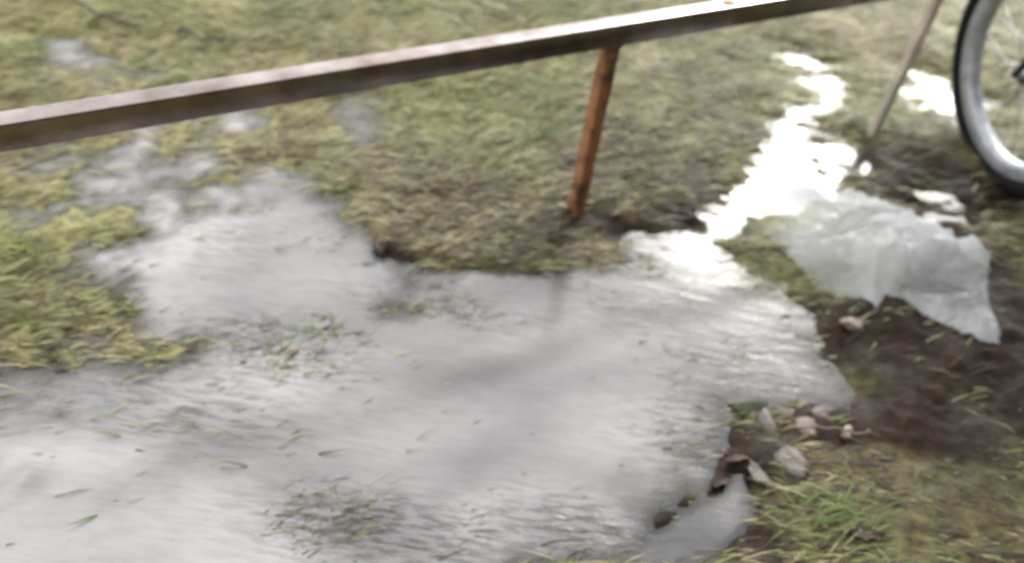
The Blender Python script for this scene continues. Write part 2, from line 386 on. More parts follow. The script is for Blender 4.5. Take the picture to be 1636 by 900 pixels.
vcol(ground, 'soil', thatch * (1 + 0.5 * blobs(ZS_FAR, xs, ys)[:, None]) * (1 - bare) + mud * bare)

# water lies where the ground is below the level
cell = (GZ[:-1, :-1] < 0.004) | (GZ[1:, :-1] < 0.004) | (GZ[:-1, 1:] < 0.004) | (GZ[1:, 1:] < 0.004)
cell &= (np.hypot(GX, GY - 1.5) < 6)[:-1, :-1]
qw = q.reshape(nx - 1, ny - 1, 4)[cell]
used, inv = np.unique(qw.ravel(), return_inverse=True)
VW = V[used].copy(); VW[:, 2] = 0.0
water = big_mesh('puddle_water', VW, inv.ravel(), np.arange(len(qw)) * 4, None, M_water)
tag(water, 'pale silty rainwater standing in puddles across the grass', kind='structure')
wx, wy = VW[:, 0], VW[:, 1]
silt_sheen = blobs([(200, 380, 300, 170, 0.75), (300, 220, 300, 60, 0.7), (150, 110, 120, 60, 0.7), (100, 900, 480, 240, 1.15), (600, 660, 420, 150, 0.5), (900, 580, 330, 130, 0.42), (60, 800, 200, 100, 1.0), (1000, 690, 200, 120, 0.6), (450, 430, 160, 110, 0.5), (820, 800, 300, 120, 0.55)], wx, wy)
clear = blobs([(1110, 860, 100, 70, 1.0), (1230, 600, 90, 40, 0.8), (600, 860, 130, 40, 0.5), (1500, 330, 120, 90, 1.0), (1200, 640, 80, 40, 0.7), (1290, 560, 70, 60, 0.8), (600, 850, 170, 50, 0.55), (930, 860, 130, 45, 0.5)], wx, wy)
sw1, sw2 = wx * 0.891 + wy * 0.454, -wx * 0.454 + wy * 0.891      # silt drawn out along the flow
silt_sheen = np.clip(silt_sheen * (1 - 0.85 * clear) - 0.3 * clear + 0.30 * fbm(sw1 * 0.35, sw2, 9, 77, 4) + 0.16 * fbm(wx, wy, 4, 71, 3) + 0.32, 0, 1)[:, None]
vcol(water, 'silt_sheen', np.array([0.07, 0.069, 0.071]) * (1 - silt_sheen) + np.array([0.325, 0.318, 0.313]) * silt_sheen)

rip = blobs([(600, 850, 190, 60, 1.0), (930, 850, 150, 60, 0.9), (1230, 600, 130, 60, 0.3), (1100, 720, 110, 80, 0.35), (260, 650, 200, 50, 0.5), (700, 500, 150, 30, 0.5)], wx, wy)
murk = sstep(-0.001, 0.024, -V[used][:, 2]) * (0.62 + 0.38 * silt_sheen[:, 0])
mu_ = water.data.attributes.new('murk', 'FLOAT', 'POINT'); mu_.data.foreach_set('value', murk.astype(np.float32))
stk = np.clip(0.09 + blobs([(620, 850, 190, 60, 0.85), (930, 850, 150, 60, 0.8), (1230, 600, 130, 65, 1.1), (1120, 700, 90, 90, 0.7), (1290, 530, 80, 80, 1.1), (1060, 500, 160, 50, 0.35), (1080, 420, 120, 30, 0.8), (260, 650, 220, 50, 0.5), (700, 490, 170, 30, 0.5), (430, 560, 150, 60, 0.5), (380, 380, 90, 60, 0.3)], wx, wy), 0, 1)
st2 = water.data.attributes.new('streak', 'FLOAT', 'POINT'); st2.data.foreach_set('value', stk.astype(np.float32))
ra_ = water.data.attributes.new('ripple', 'FLOAT', 'POINT'); ra_.data.foreach_set('value', rip.astype(np.float32))

# ------------------------------------------------------------------ bag outline (kept free of grass)
BAG = [(1140, 345), (1185, 315), (1240, 292), (1300, 296), (1335, 325), (1385, 335), (1432, 350), (1452, 338), (1440, 372), (1500, 392), (1530, 405), (1548, 428),
       (1572, 436), (1570, 490), (1592, 562), (1552, 560), (1490, 528), (1430, 488), (1408, 486), (1395, 505), (1370, 485), (1335, 480), (1300, 462), (1262, 425), (1215, 385), (1175, 372)]
BAGP = poly(BAG)

# ------------------------------------------------------------------ grass
COL = dict(green=(0.15, 0.20, 0.055), lime=(0.28, 0.29, 0.095), olive=(0.20, 0.19, 0.085), straw=(0.46, 0.41, 0.24), pale=(0.42, 0.41, 0.225), brown=(0.10, 0.066, 0.04), dark=(0.045, 0.043, 0.033))
ZG = [(330, 30, 330, 50, 0.55), (1000, 110, 160, 60, 0.6), (860, 20, 200, 50, 1.0), (720, 160, 130, 50, 0.9), (20, 110, 80, 70, 0.9), (1180, 60, 80, 40, 0.7), (950, 150, 200, 60, 0.6), (20, 400, 60, 50, 0.8), (180, 490, 60, 30, 0.8), (540, 490, 40, 30, 0.9),
      (1390, 200, 60, 30, 1.0), (1330, 850, 90, 50, 0.8), (360, 70, 140, 30, 0.6), (640, 20, 120, 30, 0.8), (480, 210, 80, 25, 0.6)]
ZS = [(150, 30, 600, 110, 0.55), (200, 300, 330, 150, 0.5), (1350, 50, 260, 90, 0.9), (300, 60, 420, 90, 0.45), (1100, 150, 120, 80, 0.4), (1300, 760, 120, 40, 0.3), (100, 300, 200, 80, 0.4), (800, 400, 170, 40, 0.35), (980, 400, 120, 20, 0.8)]
ZB = [(860, 380, 230, 70, 0.8), (1010, 300, 130, 90, 0.6), (660, 350, 110, 70, 0.8), (1460, 800, 260, 150, 1.5), (1480, 810, 230, 140, 1.0), (980, 330, 120, 60, 0.45), (1560, 760, 170, 170, 0.55), (1420, 700, 170, 80, 0.8), (1260, 830, 60, 60, 0.3), (740, 360, 150, 70, 0.7), (1080, 330, 110, 60, 0.9), (1140, 190, 70, 80, 0.6), (620, 430, 50, 60, 1.0), (1560, 520, 120, 200, 0.8), (120, 440, 150, 40, 0.6), (40, 600, 90, 30, 0.7), (1400, 640, 160, 90, 0.9), (1480, 270, 140, 60, 0.9), (1200, 720, 80, 60, 0.9), (1540, 850, 100, 90, 0.4)]  # browner, darker blades; the lower-right blobs put shade into their colour
def img_heading(x, y):
    """way the flattened blades lie: raked along the flow of the flood, turning towards the right"""
    lean = np.interp(x, [-1.6, -0.4, 0.4, 1.1], [26, 27, 19, 2])      # degrees from +X
    return np.radians(lean)
def make_blades(x, y, z, L, w, head, e0, e1, C):
    N = len(x)
    dx, dy = np.cos(head), np.sin(head); sx, sy = -dy, dx
    p0 = np.stack([x, y, z - 0.003], 1)
    a = L * 0.5
    p1 = p0 + np.stack([dx * np.cos(e0) * a, dy * np.cos(e0) * a, np.sin(e0) * a], 1)
    p2 = p1 + np.stack([dx * np.cos(e1) * a, dy * np.cos(e1) * a, np.sin(e1) * a], 1)
    s = np.stack([sx, sy, 0 * sx], 1) * (w / 2)[:, None]
    V = np.stack([p0 - s * 0.8, p0 + s * 0.8, p1 + s, p1 - s, p2], 1).reshape(-1, 3)
    b5 = np.arange(N) * 5
    lp = np.stack([b5, b5 + 1, b5 + 2, b5 + 3, b5 + 3, b5 + 2, b5 + 4], 1).ravel()
    st = np.stack([np.arange(N) * 7, np.arange(N) * 7 + 4], 1).ravel()
    return V, lp, st, np.repeat(C, 5, 0)
def blade_colour(x, y, dry):
    N = len(x)
    g = blobs(ZG, x, y); s = blobs(ZS, x, y) + dry; b = blobs(ZB, x, y)
    n1 = 1.7 * fbm(x, y, 7, 81, 3); n2 = 1.7 * fbm(x, y, 4, 91, 3); b = b + 0.5 * np.clip(fbm(x, y, 5, 95, 3), 0, 1)
    wts = np.stack([0.25 + g * 0.8 + 0.5 * n1, 0.25 + g * 0.9 + 0.4 * n2, 0.40 + 0 * g, 0.30 + s * 1.3 - 0.4 * n1, 0.32 + s * 0.5 - 0.3 * g, 0.12 + b * 2.5, 0.05 + b * 1.0], 1)
    wts = np.clip(wts, 0.02, None); cum = np.cumsum(wts / wts.sum(1, keepdims=True), 1)
    k = (rng.random(N)[:, None] > cum).sum(1).clip(0, 6)
    C = np.array([COL[c] for c in ('green', 'lime', 'olive', 'straw', 'pale', 'brown', 'dark')])[k]
    return C * rng.uniform(0.75, 1.25, (N, 1))
def scatter(n, xr, yr):
    return rng.uniform(*xr, n), rng.uniform(*yr, n)
x, y = scatter(760000, (-3.0, 3.3), (0.2, 4.5))
keep = (np.abs(x) < 1.15 + 0.62 * y)
x, y = x[keep], y[keep]
s = wet(x, y); z = land(x, y); fl = blobs(FLOOD, x, y); br = blobs(BARE, x, y)
br = np.clip(1.7 * br, 0, 1); fl = sstep(0.12, 0.75, fl)
dens = (sstep(-0.022, 0.012, z) ** 1.6) * (1 - 0.95 * br) * np.clip(0.85 + 1.5 * fbm(x, y, 7, 33, 3), 0.05, 1.3)
dens = np.maximum(dens, soaked(x, y) * 0.5 * (z > -0.03) * sstep(-0.1, 0.5, fbm(x, y, 10, 133, 3)))
dens = np.maximum(dens, 0.55 * blobs([(1255, 190, 70, 40, 0.5), (1290, 100, 60, 30, 1.0), (1480, 160, 80, 40, 1.0), (1340, 250, 30, 60, 1.0), (1160, 330, 40, 40, 0.7)], x, y))
dens *= np.clip(1.25 - 0.0 * y, 0.4, 1)
ok = (rng.random(len(x)) < dens) & ~inside(BAGP, x, y)
x, y, z, br = x[ok], y[ok], z[ok], br[ok]
N = len(x); print('blades', N)
head = img_heading(x, y) + rng.normal(0, 0.24, N) + np.where(rng.random(N) < 0.3, math.pi, 0) + 0.35 * fbm(x, y, 3, 44, 2)
Lb = rng.gamma(5, 0.0105, N).clip(0.015, 0.13); wb = rng.uniform(0.0016, 0.0042, N)
e0 = np.radians(rng.uniform(5, 40, N)); e1 = e0 - np.radians(rng.uniform(8, 42, N))
flb = np.maximum(sstep(0.1, 0.7, blobs(FLOOD, x, y)), sstep(0.012, -0.01, z)) if False else np.clip(sstep(0.1, 0.7, blobs(FLOOD, x, y)) + 1 - sstep(-0.012, 0.014, z), 0, 1); e0 *= 1 - 0.3 * flb; e1 *= 1 - 0.4 * flb; Lb *= 1 - 0.2 * flb; z = np.maximum(z, -0.008); lowr = blobs([(1440, 800, 260, 180, 1.0)], x, y); Lb *= 1 - 0.35 * lowr; e0 *= 1 - 0.55 * lowr; e1 *= 1 - 0.5 * lowr
parts = {}
C = blade_colour(x, y, 0.0)
dry = (C[:, 0] > C[:, 1] * 0.99)
for nm, sel, lab in (('grass', ~dry, 'short green wet grass lying flat across the verge'), ('dead_grass', dry, 'yellowed and brown dead grass matted among the green')):
    Vb, lp, st, Cb = make_blades(x[sel], y[sel], z[sel], Lb[sel], wb[sel], head[sel], e0[sel], e1[sel], C[sel])
    o = big_mesh(nm, Vb, lp, st, None, M_blade); vcol(o, 'blade', Cb); tag(o, lab, 'grass', kind='stuff')

# bits of straw and leaf tip; dark clusters stand in for dark ripples
x, y = scatter(110000, (-1.6, 1.5), (0.5, 2.6)); s = wet(x, y); z = land(x, y)
lit = blobs([(600, 850, 190, 50, 1.0), (930, 850, 120, 45, 0.8), (1230, 600, 110, 45, 1.0), (1080, 720, 90, 60, 0.35), (260, 640, 200, 50, 0.55), (460, 560, 120, 50, 0.6), (1080, 420, 90, 30, 0.9), (700, 490, 120, 25, 0.5), (400, 380, 80, 50, 0.25), (200, 740, 200, 40, 0.2), (1000, 480, 150, 50, 0.12), (1280, 510, 60, 60, 0.8), (1350, 220, 70, 60, 0.8)], x, y)
ok = (rng.random(len(x)) < lit * 0.75 * 2.2 * sstep(0.0, 0.5, fbm(x, y, 10, 55, 3)) + 0.004) & (z < 0.0) & ~inside(BAGP, x, y)
x, y = x[ok], y[ok]; N = len(x)
C = np.array([COL['dark'], COL['olive'], COL['brown'], COL['straw']])[rng.choice(4, N, p=[0.4, 0.3, 0.15, 0.15])] * rng.uniform(0.8, 1.2, (N, 1))
Vb, lp, st, Cb = make_blades(x, y, np.full(N, 0.0045), rng.gamma(2.2, 0.009, N).clip(0.004, 0.07), rng.uniform(0.0006, 0.0019, N), img_heading(x, y) + rng.normal(0, 0.2, N), np.radians(rng.uniform(0, 8, N)), np.radians(rng.uniform(-9, 2, N)), C)
o = big_mesh('ripple_straw', Vb, lp, st, None, M_blade); vcol(o, 'blade', Cb)
tag(o, 'dark bits of straw and grass tips standing in for ripples on the puddles', 'straw', kind='stuff')

# ------------------------------------------------------------------ steel rail
YAW = math.radians(33.5)
dv = Vector((math.cos(YAW), math.sin(YAW), 0)); nv = Vector((-math.sin(YAW), math.cos(YAW), 0))
RH, RW, RT = 0.532, 0.041, 0.050
edge = Vector((0, 1.551, RH)); axis0 = edge + nv * RW / 2 - Vector((0, 0, RT / 2))
def gz(p): return float(land(np.array([p[0]]), np.array([p[1]]))[0])
SP = 1.03
pa = axis0 + dv * 0.17
rail = empty('parking_rail', (pa.x, pa.y, gz(pa)))
def local(o, V): return [Vector(v) - o.location for v in V]
Vv, Ff = boxbar(axis0 - dv * (SP + 0.75 - 0.17), axis0 + dv * (0.17 + SP + 0.28), RW, RT, 0.004)
new_obj('rail_bar', local(rail, Vv), Ff, M_rail, rail)
for k, mt in ((-1, M_rust), (0, M_rust), (1, M_post)):
    p = axis0 + dv * (0.17 + SP * k - (0.55 if k < 0 else 0))
    Vv, Ff = boxbar((p.x, p.y, RH - RT - 0.0006), (p.x, p.y, -0.12), 0.034 if k < 1 else 0.026, 0.034 if k < 1 else 0.026, 0.005, ref=tuple(dv))
    Vv = [Vector((v.x + 0.0012 * math.sin(v.z * 47 + v.x * 60), v.y, v.z)) for v in Vv]
    o = new_obj('post', local(rail, Vv), Ff, mt, rail)
    o['label'] = 'post streaked with orange rust' if k < 1 else 'muddy grey post'
    # weld bead round the top
    wb_ = []
    for s1 in (-1, 1):
        a_ = p + nv * 0.0175 * s1 - dv * 0.018; c_ = p + nv * 0.0175 * s1 + dv * 0.018
        wb_.append(tube([(a_.x, a_.y, RH - RT - 0.001), ((a_.x + c_.x) / 2, (a_.y + c_.y) / 2, RH - RT - 0.002), (c_.x, c_.y, RH - RT - 0.001)], 0.003, 6))
    Vv, Ff = merge(wb_); w_ = new_obj('weld', [Vector(v) - rail.location for v in Vv], Ff, M_rust, rail)
tag(rail, 'low steel rail on rusty posts standing across the wet grass', 'rail')
# rust bloom on the top of the bar
bq = edge + dv * 0.47 + nv * 0.02
bl = []
for k in range(9):
    a = 2 * math.pi * k / 9; r_ = 0.012 + 0.005 * random.random()
    q_ = bq + dv * r_ * 1.6 * math.cos(a) + nv * r_ * math.sin(a) * 0.9; bl.append((q_.x, q_.y, RH + 0.0006))
bl.append((bq.x, bq.y, RH + 0.0022))
new_obj('rust_scab', local(rail, bl), [(k, (k + 1) % 9, 9) for k in range(9)], M_rust, rail)

# ------------------------------------------------------------------ the building that faces the rail
M_wall = simple('brown_render', (0.075, 0.058, 0.045), 0.85, var=0.25, scale=6, bmp=0.004)
M_eave = simple('dark_eave_board', (0.05, 0.042, 0.036), 0.7, var=0.25)
bo = Vector((0, 1.551, 0)) - nv * 2.45
house = empty('building', (bo.x, bo.y, 0), (0, 0, YAW))          # local x along the wall, y towards the rail
def lbox(name, x0, x1, y0, y1, z0, z1, mt, par):
    vv_ = [(x, y, z) for z in (z0, z1) for x, y in ((x0, y0), (x1, y0), (x1, y1), (x0, y1))]
    return new_obj(name, vv_, [(3, 2, 1, 0), (4, 5, 6, 7), (0, 1, 5, 4), (1, 2, 6, 5), (2, 3, 7, 6), (3, 0, 4, 7)], mt, par, smooth=False)
lbox('wall', -7, 7, -4, 0, -0.2, 4.4, M_wall, house)
rf_ = lbox('roof', -7.3, 7.3, -4.4, 0.75, 4.403, 4.55, M_eave, house)
lbox('plinth', -7.02, 7.02, 0.003, 0.05, -0.2, 0.35, M_eave, house)
for k, x0 in enumerate((-5.2, -2.6, 2.4, 4.8)):
    wd_ = lbox('window', x0, x0 + 1.2, 0.004, 0.05, 1.0, 2.3, M_eave, house)
    lbox('pane', x0 + 0.07, x0 + 1.13, 0.052, 0.058, 1.07, 2.23, M_black, wd_)
dr_ = lbox('door', 0.2, 1.15, 0.052, 0.09, 0.02, 2.1, M_eave, house)
lbox('handle', 0.28, 0.31, 0.092, 0.13, 0.98, 1.12, M_chrome, dr_)
tag(house, 'brown rendered building whose door faces the steel rail', 'building')

# ------------------------------------------------------------------ bicycle
BYAW, LEAN, WR = -1.336, 0.157, 0.339
hub = Vector((1.275, 2.136, 0)); gzb = -0.004
bike = empty('bicycle', (0, 0, 0))
uu = Vector((math.cos(BYAW), math.sin(BYAW), 0)); mm_ = uu.cross(Vector((0, 0, 1)))
vv = Vector((0, 0, math.cos(LEAN))) + mm_ * math.sin(LEAN); m2 = uu.cross(vv)
mw = Matrix.Identity(4)
base = Vector((hub.x, hub.y, WR * math.cos(LEAN) + gzb)) - vv * WR       # ground contact of the front wheel
for i in range(3):
    mw[i][0] = uu[i]; mw[i][1] = -m2[i]; mw[i][2] = vv[i]; mw[i][3] = base[i]
bike.matrix_world = mw         # local: x back along the bike, y across, z up the leaning frame
tag(bike, 'bicycle parked in the wet by the end of the steel rail', 'bicycle')
def place(V, off): return [Vector(v) + Vector(off) for v in V]
def wheel(cx):
    RT_, CR = 0.033, WR - 0.033
    w = empty('wheel', (cx, 0, WR)); w.parent = bike
    prof = [(CR + RT_ * math.cos(a), RT_ * math.sin(a)) for a in np.linspace(-2.6, 2.6, 15)]
    new_obj('tyre', *revolve(prof, 96), M_tyre, w)
    # knobs of the tread
    kn = []
    for i in range(96):
        a = 2 * math.pi * i / 96
        for yy, rr_ in ((-0.013, CR + 0.0298), (0.0, CR + 0.0325), (0.013, CR + 0.0298)):
            aa = a + (0.016 if yy == 0 else 0); da = 0.017; h_ = 0.0028
            pts = []
            for rr2 in (rr_ - 0.003, rr_ + h_):
                for sa, sy_ in ((-1, -1), (1, -1), (1, 1), (-1, 1)):
                    pts.append((rr2 * math.cos(aa + sa * da / 2), yy + sy_ * 0.0042, rr2 * math.sin(aa + sa * da / 2)))
            kn.append((pts, [(3, 2, 1, 0), (4, 5, 6, 7), (0, 1, 5, 4), (1, 2, 6, 5), (2, 3, 7, 6), (3, 0, 4, 7)]))
    t_ = new_obj('tread', *merge(kn), M_tyre, w, smooth=False); t_['kind'] = 'stuff'
    ri = CR - 0.018
    prof = [(ri, -0.020), (ri + 0.003, -0.023), (ri - 0.004, -0.0245), (ri - 0.030, -0.0225), (ri - 0.040, -0.017), (ri - 0.043, 0.0), (ri - 0.040, 0.017), (ri - 0.030, 0.0225), (ri - 0.004, 0.0245), (ri + 0.003, 0.023), (ri, 0.020), (ri - 0.006, 0.0)]
    new_obj('rim', *revolve(prof, 96), M_rim, w)
    hv = [tube([(0, -0.05, 0), (0, -0.032, 0), (0, -0.03, 0), (0, -0.026, 0), (0, 0, 0), (0, 0.026, 0), (0, 0.03, 0), (0, 0.032, 0), (0, 0.05, 0)], [0.006, 0.006, 0.028, 0.028, 0.016, 0.028, 0.028, 0.006, 0.006], 16)]
    new_obj('hub', *merge(hv), M_chrome, w)
    for i in range(28):
        a = 2 * math.pi * i / 28; sd2 = 1 if i % 2 else -1; tw_ = 0.9 if (i // 2) % 2 else -0.9
        p1 = (0.025 * math.cos(a + tw_), sd2 * 0.028, 0.025 * math.sin(a + tw_)); p2 = ((ri - 0.041) * math.cos(a), sd2 * 0.004, (ri - 0.041) * math.sin(a))
        new_obj('spoke', *tube([p1, p2], 0.0012, 6), M_spoke, w)
    return w
wheel(0.0); wheel(1.06)
def btube(name, path, r, mt=M_frame, parent=bike, seg=12): return new_obj(name, *tube(path, r, seg), mt, parent)
BB, SEAT, HEADT, HEADB = (0.62, 0, 0.28), (0.79, 0, 0.80), (0.20, 0, 0.86), (0.165, 0, 0.72)
fk = btube('fork', [(0.2, 0, 0.87), (0.155, 0, 0.70)], 0.016)
for s_ in (-1, 1): btube('fork_blade', [(0.155, 0, 0.70), (0.15, 0.035 * s_, 0.69), (0.135, 0.052 * s_, 0.64), (0.03, 0.056 * s_, 0.40), (0, 0.054 * s_, WR)], [0.014, 0.014, 0.014, 0.011, 0.009], parent=fk)
fr = btube('frame', [BB, SEAT], 0.017)
for a_, b_, r_, nm in ((HEADB, BB, 0.019, 'down_tube'), (HEADT, (0.77, 0, 0.74), 0.017, 'top_tube'), (HEADB, HEADT, 0.021, 'head_tube')): btube(nm, [a_, b_], r_, parent=fr)
for s_ in (-1, 1):
    btube('chain_stay', [(0.63, 0.03 * s_, 0.28), (0.72, 0.05 * s_, 0.285), (1.06, 0.062 * s_, WR)], 0.009, parent=fr)
    btube('seat_stay', [(0.775, 0.02 * s_, 0.75), (0.85, 0.05 * s_, 0.66), (1.06, 0.062 * s_, WR)], 0.008, parent=fr)
btube('seat_post', [SEAT, (0.815, 0, 0.90)], 0.0135, M_chrome)
sv = []; sf = []
for i, (xx, hw, zz) in enumerate(((0.66, 0.018, 0.925), (0.72, 0.024, 0.935), (0.80, 0.045, 0.93), (0.87, 0.075, 0.935), (0.92, 0.07, 0.945))):
    for k in range(10):
        a = 2 * math.pi * k / 10; sv.append((xx, hw * math.cos(a), zz + 0.022 * math.sin(a)))
for i in range(4):
    for k in range(10): sf.append((i * 10 + k, i * 10 + (k + 1) % 10, (i + 1) * 10 + (k + 1) % 10, (i + 1) * 10 + k))
sf += [tuple(range(10))[::-1], tuple(range(40, 50))]
new_obj('saddle', sv, sf, M_black, bike)
hb = btube('handlebar', [(0.30, -0.30, 1.0), (0.2, -0.24, 1.02), (0.17, -0.08, 0.985), (0.17, 0.08, 0.985), (0.2, 0.24, 1.02), (0.30, 0.30, 1.0)], 0.011, M_chrome)
btube('stem', [(0.2, 0, 0.86), (0.205, 0, 0.96), (0.17, 0, 0.985)], 0.013, M_chrome, hb)
for s_ in (-1, 1): btube('grip', [(0.33, 0.318 * s_, 0.995), (0.235, 0.262 * s_, 1.015)], 0.016, M_black, hb)
cr_ = btube('crank', [(0.62, -0.06, 0.28), (0.62, 0.06, 0.28)], 0.014, M_chrome)
new_obj('chainring', place(revolve([(0.085, 0.045), (0.09, 0.047), (0.085, 0.049), (0.03, 0.049), (0.03, 0.045)], 40)[0], (0.62, 0, 0.28)), revolve([(0, 0)] * 5, 40)[1], M_chrome, cr_)
for s_ in (-1, 1):
    btube('crank_arm', [(0.62, 0.058 * s_, 0.28), (0.62 + 0.12 * s_, 0.064 * s_, 0.28 - 0.12 * s_)], 0.009, M_chrome, cr_)
    c0 = Vector((0.62 + 0.12 * s_, 0.068 * s_, 0.28 - 0.12 * s_))
    new_obj('pedal', *boxbar(c0, c0 + Vector((0, 0.09 * s_, 0)), 0.065, 0.02, 0.004, ref=(0, 0, 1)), M_black, cr_)
# prop stand reaching the ground on the side the bicycle leans to
def to_local(p): return mw.inverted() @ Vector(p)
ft = mw @ Vector((0.72, 0, 0.25)); sgn = 1 if (mw @ Vector((0, 1, 0)) - mw @ Vector((0, 0, 0))).dot(m2) > 0 else -1
side = Vector((mm_.x, mm_.y, 0)).normalized()
foot = ft + side * 0.16; foot.z = gz(foot) + 0.004
btube('prop_stand', [(0.66, 0.0, 0.27), to_local(foot), to_local(foot + side * 0.03)], 0.007, M_chrome)

# ------------------------------------------------------------------ plastic bag
BC = BAGP.mean(0)
lo, hi = BAGP.min(0) - 0.02, BAGP.max(0) + 0.02
st_ = 0.005
bx, by = np.meshgrid(np.arange(lo[0], hi[0], st_), np.arange(lo[1], hi[1], st_), indexing='ij')
ins = sdist(BAGP, bx, by)
def tri(t): return np.abs((t % 1.0) - 0.5) * 2
def folds(x, y, seed):
    g = np.random.default_rng(seed); z = np.zeros(x.shape); wxx = x + 0.02 * fbm(x, y, 9, seed, 2); wyy = y + 0.02 * fbm(x, y, 9, seed + 5, 2)
    for k in range(9):
        a = g.uniform(0, math.pi); f_ = g.uniform(4, 15)
        z += (0.045 / f_ ** 0.85) * 4.2 * tri((wxx * math.cos(a) + wyy * math.sin(a)) * f_ + g.uniform(0, 1)) * (0.5 + 0.5 * vnoise(x * 8 + k, y * 8, seed + k))
    return z / 9
gz0 = np.maximum(land(bx, by), 0.0)
prof_b = sstep(0.0, 0.085, ins)
ztop = gz0 + 0.004 + prof_b * (0.012 + 1.15 * folds(bx, by, 3)) + 0.012 * sstep(0, 0.02, ins) * (0.5 + 0.5 * fbm(bx, by, 22, 12, 2))
ztop += blobs([(1400, 420, 90, 45, 0.035), (1545, 440, 40, 25, 0.03), (1360, 370, 80, 25, 0.02), (1480, 520, 40, 20, 0.015)], bx, by) * prof_b
ztop -= blobs([(1480, 480, 55, 20, 0.03), (1330, 400, 60, 10, 0.012)], bx, by) * prof_b
def ridge(pts, wd, hgt):
    P_ = [gnd(*p) for p in pts]; d_ = np.full(bx.shape, 9.0)
    for a_, b_ in zip(P_[:-1], P_[1:]):
        e_ = (b_ - a_)[:2]; t_ = np.clip(((bx - a_[0]) * e_[0] + (by - a_[1]) * e_[1]) / (e_ @ e_), 0, 1)
        d_ = np.minimum(d_, np.hypot(bx - a_[0] - t_ * e_[0], by - a_[1] - t_ * e_[1]))
    return hgt * np.clip(1 - d_ / wd, 0, 1) ** 1.3
for pts, wd, hgt in (([(1412, 482), (1475, 515), (1530, 505), (1545, 492)], 0.03, 0.028), ([(1440, 452), (1500, 432), (1562, 438)], 0.035, 0.035), ([(1562, 440), (1560, 490), (1582, 550)], 0.025, 0.022),
                     ([(1305, 412), (1365, 388), (1440, 376)], 0.03, -0.03), ([(1330, 352), (1380, 342), (1430, 355)], 0.035, 0.025), ([(1430, 475), (1480, 480), (1540, 465)], 0.035, -0.035),
                     ([(1380, 400), (1440, 395), (1500, 405)], 0.04, 0.022), ([(1180, 335), (1250, 318), (1300, 330)], 0.03, 0.018), ([(1340, 470), (1400, 445), (1430, 470)], 0.04, 0.02)):
    ztop += ridge(pts, wd, hgt) * sstep(0.0, 0.03, ins)
def crease(x, y, seed, n_, f0, f1, amp):
    g = np.random.default_rng(seed); z_ = np.zeros(x.shape)
    for k in range(n_):
        a = g.uniform(0, math.pi); f_ = g.uniform(f0, f1)
        t_ = (x * math.cos(a) + y * math.sin(a)) * f_ + 0.5 * fbm(x, y, 7, seed + k, 2) + g.uniform(0, 1)
        z_ += amp / f_ * np.maximum(0, tri(t_) - 0.45) * sstep(0.45, 0.75, vnoise(x * 11 + 3 * k, y * 11 - k, seed + 20 + k))
    return z_
ztop += crease(bx, by, 31, 10, 7, 18, 0.11) * sstep(0.0, 0.05, ins)
ztop = np.maximum(ztop, gz0 + 0.004)
zbot = gz0 + 0.0025
idx = -np.ones(bx.shape, int); good = ins > 0.0
idx[good] = np.arange(good.sum()); Nn = int(good.sum())
Vt = np.stack([bx[good], by[good], ztop[good]], 1); Vb = np.stack([bx[good], by[good], zbot[good]], 1)
c4 = good[:-1, :-1] & good[1:, :-1] & good[1:, 1:] & good[:-1, 1:]
Q = np.stack([idx[:-1, :-1][c4], idx[1:, :-1][c4], idx[1:, 1:][c4], idx[:-1, 1:][c4]], 1)
from collections import Counter
ed = {}
for qd in Q:
    for a_, b_ in zip(qd, np.roll(qd, -1)): ed[(int(a_), int(b_))] = 1
fcs = [tuple(map(int, qd)) for qd in Q] + [tuple(int(i) + Nn for i in qd[::-1]) for qd in Q]
for (a_, b_) in ed:
    if (b_, a_) not in ed: fcs.append((b_, a_, a_ + Nn, b_ + Nn))
allv = np.concatenate([Vt, Vb]); org = np.array([BC[0], BC[1], 0.0])
bag = new_obj('plastic_bag', allv - org, fcs, M_bag); bag.location = tuple(org)
film = np.clip(blobs([(1190, 345, 80, 50, 0.6), (1250, 330, 60, 40, 0.4), (1300, 450, 50, 30, 0.35), (1480, 480, 60, 20, 0.3), (1330, 400, 60, 12, 0.25), (1570, 470, 20, 60, 0.3)], allv[:, 0], allv[:, 1]) + 0.06, -0.2, 0.85)
fa_ = bag.data.attributes.new('film', 'FLOAT', 'POINT'); fa_.data.foreach_set('value', film.astype(np.float32))
tag(bag, 'crumpled clear plastic bag lying in the mud and shallow water', 'bag')

